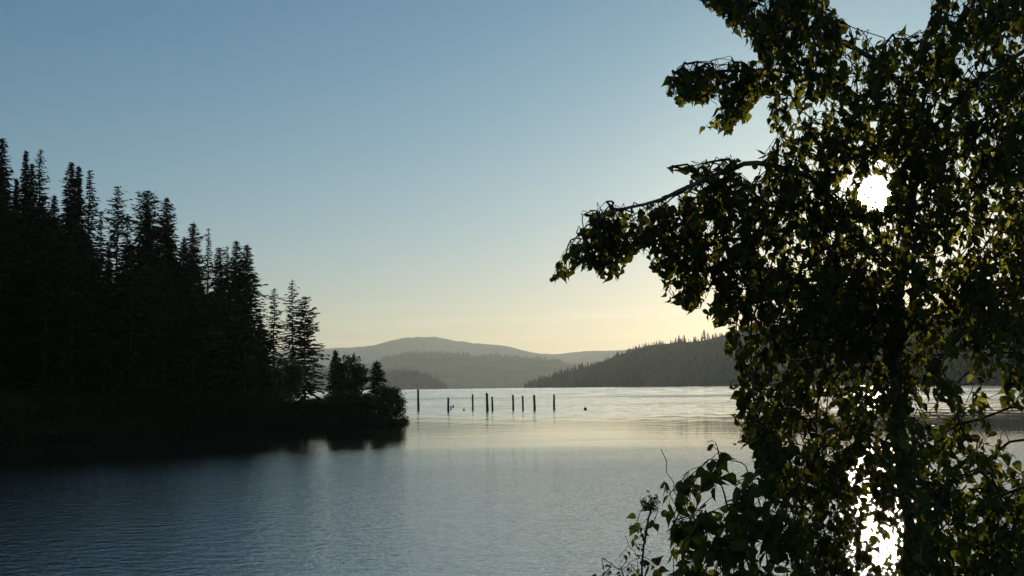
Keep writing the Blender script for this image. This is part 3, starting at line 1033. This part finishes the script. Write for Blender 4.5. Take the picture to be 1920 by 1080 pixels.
class Plant:
    """a woody plant: limbs given as lines, twigs grown from them to leaf sprays inside a crown shape"""
    def __init__(self, seed):
        self.r = np.random.default_rng(seed)
        self.pos, self.par, self.limb = [], [], []
        self.leafP, self.leafD, self.leafS, self.leafN, self.leafI = [], [], [], [], []
        self.inside = None

    def node(self, p, parent, limb):
        self.pos.append(np.asarray(p, float))
        self.par.append(parent)
        self.limb.append(limb)
        return len(self.pos) - 1

    def limb_line(self, pts, limb, attach=True, step=0.10):
        pts = np.asarray(pts, float)
        L = np.linalg.norm(np.diff(pts, axis=0), axis=1).sum()
        q = smooth_line(pts, max(4, int(L / step)))
        q[1:-1] += self.r.normal(0, 0.05 * step if step > 0.05 else 0.001, (len(q) - 2, 3))
        par = -1
        if attach and self.pos:
            d = np.linalg.norm(np.array(self.pos) - q[0], axis=1)
            par = int(np.argmin(d))
        ids = []
        for p in q:
            par = self.node(p, par, limb)
            ids.append(par)
        return ids

    def attach(self, p, sag=0.04):
        P = np.array(self.pos)
        d = np.linalg.norm(P - p, axis=1) + 0.35 * np.clip(p[2] - P[:, 2], 0, None)
        k = int(np.argmin(d))
        if self.inside is not None:
            cand = np.argsort(d)[:60:4]
            tt = np.array([0.2, 0.4, 0.6, 0.8])[None, :, None]
            mid = P[cand][:, None, :] * (1 - tt) + p * tt
            okk = self.inside(mid.reshape(-1, 3)).reshape(len(cand), 4).mean(1)
            k = int(cand[np.argmax(okk - 0.02 * np.arange(len(cand)))])
            if okk.max() < 0.7: return None
        a = P[k]
        dist = np.linalg.norm(p - a)
        n = max(1, int(dist / 0.10))
        par = k
        side = self.r.normal(0, 0.06, 3) * dist
        for i in range(1, n + 1):
            s = i / n
            q = a * (1 - s) + p * s + math.sin(s * math.pi) * (np.array([0, 0, sag * dist]) + side)
            par = self.node(q, par, -1)
        return par

    def spray(self, p, length, nleaf, leaf, mask=None, hang=1.0, upright=False, gap=None):
        """a hanging (or upright) leafy twig starting at p"""
        r = self.r
        par = self.attach(np.asarray(p, float))
        if par is None: return
        d = np.array([r.normal(0, .6), r.normal(0, .6), 1.0 if upright else -hang * r.uniform(0.3, 1.2)])
        d /= np.linalg.norm(d)
        q = np.asarray(p, float)
        n = max(2, nleaf)
        for i in range(n):
            d = d + np.array([r.normal(0, .18), r.normal(0, .18), 0.05 if upright else -0.10 * hang])
            d /= np.linalg.norm(d)
            q = q + d * length / n
            par = self.node(q, par, -2)
            ld = np.array([r.normal(0, .5), r.normal(0, .5), r.normal(-0.75, .55)])
            if upright: ld[2] = r.normal(-0.1, .5)
            ld /= np.linalg.norm(ld)
            pet = q + ld * leaf * 0.28
            self.leafP.append(pet)
            self.leafD.append(ld)
            self.leafS.append(leaf * r.uniform(0.6, 1.15) * (0.75 + 0.25 * (1 - i / n)))
            self.leafN.append(q)
            self.leafI.append(par)

    def finish(self, root, leaf_material, bark, twig_mat, tip_r=0.0011, exp=2.3, accept=None, limb_names=None, min_r=0.0014, max_r=None):
        pos, par = np.array(self.pos), np.array(self.par)
        limb = np.array(self.limb)
        org = np.array(root.location)
        P, D, S, Q, I = map(np.array, (self.leafP, self.leafD, self.leafS, self.leafN, self.leafI))
        drop = np.zeros(len(pos), bool)
        if self.inside is not None:        # twigs that would hang bare in the open are pruned with all they carry
            outside = (limb < 0) & ~self.inside(pos)
            for i in range(len(pos)):
                drop[i] = outside[i] or (par[i] >= 0 and limb[i] < 0 and drop[par[i]])
            k = ~drop[I]
            P, D, S, Q, I = P[k], D[k], S[k], Q[k], I[k]
        if accept is not None:
            k = accept(P + D * S[:, None] * 0.5, S) & accept(P + D * S[:, None] * 0.95, S)
            P, D, S, Q, I = P[k], D[k], S[k], Q[k], I[k]
        m = len(P)
        nr = self.r.normal(0, 1, (m, 3))
        nr[:, 1] -= 0.35
        Xx = np.cross(D, nr)
        Xx /= np.linalg.norm(Xx, axis=1)[:, None]
        Z = np.cross(Xx, D)
        V = (P[:, None, :] + S[:, None, None] * (LEAF_T[None, :, 0:1] * Xx[:, None, :] * self.r.uniform(0.85, 1.15, m)[:, None, None]
             + LEAF_T[None, :, 1:2] * D[:, None, :] + LEAF_T[None, :, 2:3] * Z[:, None, :] * self.r.uniform(0.3, 2.2, m)[:, None, None]))
        off = (np.arange(m) * 13)[:, None, None]
        mb = MB()
        mb.add(V.reshape(-1, 3), [(LEAF_TRI[None] + off).reshape(-1, 3), (LEAF_QUAD[None] + off).reshape(-1, 4)])
        crown = mb.build("crown", leaf_material, root, origin=org)
        # radii by the pipe model
        n = len(pos)
        load = np.zeros(n)
        has_child = np.zeros(n, bool)
        has_child[par[par >= 0]] = True
        load[~has_child] = 1
        for i in range(n - 1, -1, -1):
            if par[i] >= 0: load[par[i]] += load[i]
        rad = np.maximum(tip_r * np.maximum(load, 1) ** (1 / exp), min_r)
        if max_r: rad = np.minimum(rad, max_r)
        # twigs: only where something (leaf or limb) is accepted
        ok = np.zeros(n, bool)
        ok[I] = True
        for i in range(n - 1, -1, -1):
            if ok[i] and par[i] >= 0: ok[par[i]] = True
        seg = np.where((limb < 0) & (par >= 0) & ok)[0]
        a, b = pos[par[seg]], pos[seg]
        ra, rb = np.minimum(rad[par[seg]], rad[seg] * 1.5), rad[seg]
        t = b - a
        t /= np.linalg.norm(t, axis=1)[:, None] + 1e-9
        u = np.cross(t, np.array([0.3, 0.9, 0.1]))
        u /= np.linalg.norm(u, axis=1)[:, None] + 1e-9
        w = np.cross(t, u)
        sides = 4
        ang = np.arange(sides) * 2 * math.pi / sides
        ring = np.cos(ang)[None, :, None] * u[:, None] + np.sin(ang)[None, :, None] * w[:, None]
        VV = np.concatenate([a[:, None] + ring * ra[:, None, None], b[:, None] + ring * rb[:, None, None]], 1)
        k = np.arange(sides)
        fq = np.stack([k, (k + 1) % sides, sides + (k + 1) % sides, sides + k], 1)
        mb = MB()
        mb.add(VV.reshape(-1, 3), [(fq[None] + (np.arange(len(seg)) * 2 * sides)[:, None, None]).reshape(-1, 4)])
        # leaf stalks
        u = np.cross(D, np.array([0.2, 0.5, 0.8]))
        u /= np.linalg.norm(u, axis=1)[:, None] + 1e-9
        w = np.cross(D, u)
        ang = np.arange(3) * 2 * math.pi / 3
        ring = (np.cos(ang)[None, :, None] * u[:, None] + np.sin(ang)[None, :, None] * w[:, None]) * 0.0007
        VV = np.concatenate([Q[:, None] + ring, P[:, None] + ring], 1)
        k = np.arange(3)
        fq = np.stack([k, (k + 1) % 3, 3 + (k + 1) % 3, 3 + k], 1)
        mb.add(VV.reshape(-1, 3), [(fq[None] + (np.arange(m) * 6)[:, None, None]).reshape(-1, 4)])
        tw = mb.build("twigs", twig_mat, root, origin=org)
        tw['kind'] = 'stuff'
        for L in sorted(set(limb[limb >= 0])):
            ids = np.where(limb == L)[0]
            pts, rr = pos[ids], rad[ids]
            if L > 0: rr = np.minimum(rr, max_r * 0.36 if max_r > 0.03 else max_r)
            p0 = par[ids[0]]
            if p0 >= 0:
                pts = np.vstack([pos[p0], pts])
                rr = np.concatenate([[min(rad[p0], rr[0] * 1.2)], rr])
            mb = MB()
            tube(mb, pts, rr * (1 + 0.06 * self.r.normal(0, 1, len(rr))), 9)
            nm = limb_names[L] if limb_names else "branch"
            mb.build(nm, bark, root, origin=org)
        return crown, m


def px_poly_sampler(r, poly, n, dens):
    poly = np.asarray(poly, float)
    lo, hi = poly.min(0), poly.max(0)
    out = []
    while len(out) < n:
        q = r.uniform(lo, hi, (400, 2))
        q = q[in_poly(q, poly)]
        q = q[r.uniform(size=len(q)) < dens(q)]
        out += list(q)
    return np.array(out[:n])


# --- the birch
CROWN = [(1298, -60), (1298, 2), (1330, 22), (1345, 32), (1362, 50), (1382, 62), (1396, 84), (1418, 96), (1424, 112), (1380, 98), (1330, 104), (1290, 108),
         (1252, 126), (1243, 140), (1241, 172), (1262, 186), (1272, 206), (1290, 194), (1316, 204), (1352, 180), (1338, 210), (1304, 228), (1303, 252),
         (1330, 246), (1368, 264), (1376, 236), (1400, 232), (1412, 196), (1436, 180), (1448, 190), (1434, 204), (1438, 240), (1440, 276),
         (1405, 268), (1376, 282), (1342, 262), (1338, 290), (1318, 292), (1290, 296), (1252, 304), (1258, 330), (1284, 318), (1300, 336), (1262, 354),
         (1236, 366), (1206, 372), (1160, 370), (1124, 370), (1104, 386), (1088, 392), (1084, 420), (1070, 434), (1066, 458), (1046, 466), (1046, 496),
         (1030, 520), (1034, 534), (1062, 528), (1078, 508), (1092, 514), (1108, 508), (1118, 520), (1128, 530), (1140, 540), (1164, 524), (1172, 504),
         (1178, 484), (1192, 488), (1214, 478), (1220, 514), (1240, 524), (1238, 562), (1258, 580), (1276, 568), (1292, 598), (1316, 582), (1330, 545),
         (1342, 552), (1318, 596), (1336, 632), (1362, 604), (1364, 632), (1352, 656), (1368, 672), (1382, 692), (1394, 712), (1346, 706), (1352, 722), (1376, 736),
         (1360, 750), (1386, 764), (1368, 778), (1370, 808), (1384, 796), (1394, 812), (1368, 836), (1384, 846), (1404, 836), (1420, 850), (1400, 864),
         (1420, 890), (1440, 930), (1470, 980), (1490, 1130), (1760, 1130), (1740, 900), (1716, 780), (1730, 690), (1800, 640), (1960, 640), (1980, -60), (1742, -60),
         (1744, 30), (1736, 48), (1712, 50), (1690, 46), (1660, 52), (1640, 50), (1610, 40), (1585, 28), (1556, 10), (1540, -60)]


def crown_ok(P, S):
    q = project(P)
    k = in_poly(q, CROWN)
    sun = np.hypot(q[:, 0] - 1640, q[:, 1] - 365)
    k &= sun > 32
    up = np.hypot((q[:, 0] - 1650) / 1.0, (q[:, 1] - 312) / 1.0)
    k &= up > 11
    return k


def crown_density(q):
    x, y = q[:, 0], q[:, 1]
    d = np.ones(len(q))
    n = noise2(x / 42.0, y / 42.0, 77)
    d *= np.where((n < -0.30) & (x > 1400), 0.25, 1.0)
    d *= np.where(x < 1260, 0.85, 1.0)
    sun = np.hypot(x - 1640, y - 355)
    d *= np.where(sun < 60, 0.9, 1)
    # the glitter is seen through thin lower twigs
    g = np.exp(-((x - 1640) / 80) ** 2 - ((y - 985) / 130) ** 2)
    d *= 1 - 0.25 * g
    return np.clip(d, 0.02, 1)


bp = Plant(901)
bp.inside = lambda P: in_poly(project(P), CROWN)
base = np.array([*at(1712, 1000, 6.6)[:2], 0])
base[2] = float(bank_z(base[0], base[1]))
trunk_pts = [base - [0, 0, .2], at(1706, 1040, 6.6), at(1690, 850, 6.6), at(1676, 640, 6.65), at(1704, 430, 6.7), at(1730, 200, 6.7), at(1772, 40, 6.75), at(1800, -120, 6.8), at(1812, -330, 6.8), at(1816, -560, 6.85)]
bp.limb_line(trunk_pts, 0, attach=False)
limbs = [
    [(1690, 520, 6.65), (1610, 440, 6.4), (1540, 350, 6.15), (1490, 322, 6.0), (1420, 308, 5.9), (1366, 318, 5.85), (1300, 346, 5.8), (1225, 380, 5.75), (1150, 398, 5.7), (1090, 432, 5.7), (1044, 506, 5.7)],
    [(1712, 300, 6.7), (1620, 190, 6.4), (1500, 140, 6.2), (1410, 134, 6.1), (1320, 132, 6.0), (1262, 148, 6.0)],
    [(1728, 200, 6.7), (1620, 100, 6.3), (1520, 66, 6.0), (1430, 44, 5.9), (1350, 12, 5.8), (1290, -25, 5.8)],
    [(1680, 340, 6.7), (1750, 240, 6.3), (1840, 150, 6.0), (1960, 70, 5.8)],
    [(1672, 480, 6.7), (1780, 400, 6.2), (1890, 330, 5.9), (1990, 320, 5.7)],
    [(1664, 600, 6.65), (1560, 530, 6.1), (1450, 540, 5.8), (1408, 610, 5.7), (1412, 720, 5.7), (1424, 830, 5.7)],
    [(1670, 720, 6.6), (1580, 660, 6.1), (1480, 700, 5.8), (1440, 800, 5.7), (1430, 920, 5.7)],
    [(1740, 170, 6.7), (1790, 80, 6.9), (1850, 10, 7.0), (1960, -60, 7.0)],
    [(1668, 560, 6.6), (1780, 520, 6.8), (1880, 540, 7.0), (1970, 600, 7.1)],
    [(1690, 850, 6.6), (1600, 800, 6.2), (1530, 850, 6.0), (1500, 960, 5.9)],
    [(1706, 330, 6.7), (1600, 270, 7.2), (1520, 220, 7.5), (1450, 180, 7.6)],
    [(1664, 640, 6.65), (1600, 560, 7.2), (1500, 480, 7.5), (1400, 460, 7.5), (1300, 440, 7.3)],
]
for k, ln in enumerate(limbs):
    bp.limb_line([at(*q) for q in ln], k + 1)
pts = px_poly_sampler(bp.r, CROWN, 3250, crown_density)
Ys = bp.r.normal(6.2, 0.6, len(pts)).clip(5.0, 7.8)
left = np.clip((1450 - pts[:, 0]) / 200, 0, 1)
Ys = Ys * (1 - left) + left * bp.r.normal(5.8, 0.22, len(pts))
up_ = np.where(pts[:, 0] < 1260, 6, 14)
lift = np.stack([pts[:, 0], pts[:, 1] - up_], 1)
lift = np.where(in_poly(lift - [0, 8], CROWN)[:, None], lift, pts + [0, 4])
A = np.array([at(p[0], p[1], y) for p, y in zip(lift, Ys)])
trunkline = np.array(bp.pos)
order = np.argsort([np.linalg.norm(trunkline - a, axis=1).min() for a in A])
for i in order:
    far_l = pts[i][0] < 1260
    bp.spray(A[i], bp.r.uniform(0.10, 0.2) if far_l else bp.r.uniform(0.13, 0.32), int(bp.r.integers(4, 7) if far_l else bp.r.integers(4, 10)), bp.r.choice([0.058, 0.070, 0.082]))
for x in range(1262, 1436, 9):
    y = np.interp(x, [1262, 1300, 1340, 1380, 1436], [308, 302, 288, 284, 284]) + bp.r.uniform(0, 14)
    bp.spray(at(x, y, 5.85 + bp.r.normal(0, 0.05)), 0.07, int(bp.r.integers(3, 6)), 0.066)
birch = empty("birch_tree", base)
tag(birch, "birch with drooping leafy boughs in front of the low sun", "tree")
_, nleaf = bp.finish(birch, M_BIRCH_LEAF, M_BIRCH_BARK, M_TWIG, accept=crown_ok, limb_names=["trunk"] + ["branch"] * len(limbs), max_r=0.075)
print("birch leaves", nleaf)

# --- arching shrub on the right
RSH = [(1960, 560), (1880, 580), (1820, 600), (1780, 620), (1750, 660), (1722, 690), (1712, 740), (1690, 790), (1680, 860), (1690, 900), (1700, 960),
       (1720, 1130), (1990, 1130), (1990, 560)]


def right_density(q):
    x, y = q[:, 0], q[:, 1]
    d = np.full(len(q), 0.55)
    d = np.where(y > 890, 1.0, d)
    d = np.where((x > 1780) & (x < 1850) & (y > 640) & (y < 720), 0.15, d)
    d = np.where((x > 1850) & (y > 745) & (y < 870), 0.06, d)
    d = np.where((x > 1740) & (x < 1830) & (y > 726) & (y < 758), 0.12, d)
    d *= np.where(noise2(x / 40.0, y / 40.0, 78) < -0.35, 0.3, 1)
    return d


def right_ok(P, S):
    q = project(P)
    k = in_poly(q, RSH)
    k &= ~((q[:, 0] > 1862) & (q[:, 1] > 776) & (q[:, 1] < 826) & (S > 0.031))
    return k


rp = Plant(902)
b2 = np.array([*at(2060, 1000, 5.2)[:2], 0])
b2[2] = float(bank_z(b2[0], b2[1]))
rp.limb_line([b2 - [0, 0, .15], at(2050, 1100, 5.2), at(2030, 900, 5.2), at(2010, 700, 5.25), at(1990, 480, 5.3)], 0, attach=False)
rl = [[(2016, 720, 5.2), (1930, 655, 5.1), (1890, 622, 5.05), (1850, 614, 5.0), (1800, 632, 5.0), (1752, 690, 5.0)],
      [(2012, 740, 5.2), (1930, 672, 5.3), (1870, 664, 5.35), (1820, 690, 5.4), (1770, 745, 5.4), (1735, 780, 5.4)],
      [(2020, 830, 5.2), (1930, 770, 5.0), (1880, 768, 4.9), (1820, 790, 4.9), (1760, 815, 4.9), (1700, 850, 4.9)],
      [(2030, 900, 5.2), (1930, 826, 5.2), (1880, 840, 5.2), (1820, 880, 5.2), (1740, 930, 5.3)],
      [(2040, 980, 5.2), (1940, 915, 4.8), (1860, 935, 4.7), (1780, 980, 4.7), (1730, 1040, 4.7)],
      [(2050, 1060, 5.2), (1960, 1010, 5.4), (1880, 1020, 5.5), (1800, 1060, 5.5)]]
for k, ln in enumerate(rl):
    rp.limb_line([at(*q) for q in ln], k + 1)
pts = px_poly_sampler(rp.r, RSH, 420, right_density)
A = np.array([at(p[0], p[1] - 12, y) for p, y in zip(pts, rp.r.normal(5.1, 0.3, len(pts)))])
tl = np.array(rp.pos)
for i in np.argsort([np.linalg.norm(tl - a, axis=1).min() for a in A]):
    rp.spray(A[i], rp.r.uniform(0.10, 0.22), int(rp.r.integers(5, 10)), 0.064, hang=0.7)
arch = empty("arching_shrub", b2)
tag(arch, "leafy shrub with thin arching bare boughs at the right edge, below the birch", "shrub")
rp.finish(arch, M_SHRUB_LEAF, M_TWIG, M_TWIG, accept=right_ok, limb_names=["stem"] + ["branch"] * len(rl), max_r=0.016)

# --- broad-leaved shrub at the lower left foot of the birch
LSH = [(1345, 822), (1322, 826), (1330, 860), (1296, 866), (1272, 884), (1270, 915), (1240, 884), (1236, 905), (1240, 940), (1252, 962), (1236, 985), (1252, 1010), (1260, 1030),
       (1250, 1060), (1240, 1130), (1560, 1130), (1520, 1000), (1470, 930), (1430, 880), (1400, 868), (1372, 858), (1360, 830)]


def left_ok(P, S):
    return in_poly(project(P), LSH)


def left_density(q):
    x, y = q[:, 0], q[:, 1]
    d = np.where((y < 890) & (x < 1390), 0.45, 1.0)
    d = np.where((x < 1290) & (y < 950), 0.45, d)
    d = np.where((y > 1000) & (x < 1330), 0.5, d)
    d *= np.where(noise2(x / 42.0, y / 42.0, 79) < -0.3, 0.25, 1)
    return d


lp = Plant(903)
lp.inside = lambda P: in_poly(project(P), LSH)
b3 = np.array([*at(1450, 1000, 4.7)[:2], 0])
b3[2] = float(bank_z(b3[0], b3[1]))
ll = [[(1440, 1240, 4.7), (1410, 1080, 4.65), (1370, 970, 4.6), (1350, 900, 4.6), (1342, 830, 4.6)],
      [(1430, 1240, 4.7), (1360, 1080, 4.5), (1300, 980, 4.4), (1270, 930, 4.35), (1239, 842, 4.3)],
      [(1450, 1240, 4.7), (1440, 1060, 4.8), (1430, 960, 4.9), (1400, 880, 4.9), (1376, 862, 4.9), (1340, 862, 4.9), (1310, 876, 4.9)],
      [(1460, 1240, 4.7), (1500, 1080, 4.6), (1500, 1000, 4.6), (1480, 950, 4.6)]]
for k, ln in enumerate(ll):
    lp.limb_line([b3 - [0, 0, .1]] + [at(*q) for q in ln], k, attach=False)
pts = px_poly_sampler(lp.r, LSH, 165, left_density)
A = np.array([at(p[0], p[1] - 12, y) for p, y in zip(pts, lp.r.normal(4.6, 0.22, len(pts)))])
tl = np.array(lp.pos)
for i in np.argsort([np.linalg.norm(tl - a, axis=1).min() for a in A]):
    lp.spray(A[i], lp.r.uniform(0.06, 0.15), int(lp.r.integers(4, 9)), 0.074, hang=0.8)
for x, y, Y in ((1243, 880, 4.3), (1250, 905, 4.31), (1256, 925, 4.32), (1250, 858, 4.3), (1238, 940, 4.3), (1334, 826, 4.6), (1338, 838, 4.6), (1345, 850, 4.6), (1310, 876, 4.9),
                (1296, 880, 4.9), (1326, 868, 4.9), (1284, 890, 4.85), (1346, 866, 4.9)):
    lp.spray(at(x, y, Y), 0.05, 3, 0.072, hang=0.8)
lsh = empty("leafy_shrub", b3)
tag(lsh, "broad-leaved shrub reaching over the water at the lower left of the birch", "shrub")
lp.finish(lsh, M_SHRUB_LEAF, M_TWIG, M_TWIG, accept=left_ok, limb_names=["stem"] * 4, max_r=0.0055, exp=3.2)


# --- thin seedy weeds in front of the shrub
def weed(label, stems, leaves, Y, seed, heads=()):
    wp = Plant(seed)
    b = np.array([*at(stems[0][0][0], 1000, Y)[:2], 0])
    b[2] = float(bank_z(b[0], b[1]))
    for k, ln in enumerate(stems):
        wp.limb_line([b - [0, 0, .05]] + [at(q[0], q[1], Y + 0.1 * k) for q in ln], k, attach=False, step=0.04)
    for (x, y, s) in leaves:
        wp.spray(at(x, y, Y + wp.r.normal(0, .05)), 0.05, int(wp.r.integers(2, 5)), s, hang=0.5)
    for (x, y, w_, h_) in heads:
        for q in range(16):
            wp.spray(at(x + wp.r.normal(0, w_), y + wp.r.uniform(0, h_), Y + wp.r.normal(0, .03)), 0.03, 3, 0.015, upright=True)
    o = empty("weed", b)
    tag(o, label, "plant", "thin weeds at the lower edge")
    wp.finish(o, M_SHRUB_LEAF, M_TWIG, M_TWIG, limb_names=["stem"] * len(stems), tip_r=0.0008, min_r=0.001, max_r=0.004)


weed("thin upright weed with a seedy top and small leaves, left of the shrub",
     [[(1206, 1240), (1204, 1060), (1212, 1000), (1224, 934)], [(1206, 1240), (1196, 1060), (1180, 1024), (1172, 1004)]],
     [(1200, 958, .055), (1190, 970, .03), (1222, 962, .06), (1234, 952, .05), (1210, 990, .03), (1214, 1000, .025), (1178, 1024, .035), (1190, 1040, .03), (1204, 1042, .03),
      (1196, 1020, .022), (1186, 1010, .02), (1208, 1056, .06), (1200, 1068, .06), (1196, 1074, .05), (1184, 1052, .025)], 4.2, 911, heads=((1226, 938, 3, 24), (1214, 944, 4, 14)))
weed("low sprawling weed with tiny leaves at the bottom edge, left of the upright weed",
     [[(1190, 1240), (1172, 1090), (1152, 1062), (1130, 1046)], [(1190, 1240), (1180, 1090), (1170, 1070), (1160, 1058)]],
     [(1128, 1046, .025), (1146, 1062, .025), (1172, 1054, .03), (1164, 1064, .03), (1140, 1070, .045), (1136, 1078, .05), (1184, 1072, .03), (1062, 1078, .03)][:7], 4.2, 912)

# ------------------------------------------------------------------ air
mb = MB()
x0, x1, y0, y1, z0, z1 = -25000, 25000, -3500, 23500, -10.5, 820
mb.add([(x0, y0, z0), (x1, y0, z0), (x1, y1, z0), (x0, y1, z0), (x0, y0, z1), (x1, y0, z1), (x1, y1, z1), (x0, y1, z1)],
       [np.array([[0, 3, 2, 1], [4, 5, 6, 7], [0, 1, 5, 4], [1, 2, 6, 5], [2, 3, 7, 6], [3, 0, 4, 7]])])
m, t = new_mat("haze_air")
out = node(t, "ShaderNodeOutputMaterial")
pv = node(t, "ShaderNodeVolumePrincipled")
pv.inputs['Color'].default_value = (0.79, 0.89, 0.88, 1)
pv.inputs['Density'].default_value = HAZE_DENSITY
pv.inputs['Anisotropy'].default_value = 0.45
t.links.new(pv.outputs[0], out.inputs['Volume'])
m.cycles.homogeneous_volume = True
tag(mb.build("haze", m, smooth=False), kind='stuff')
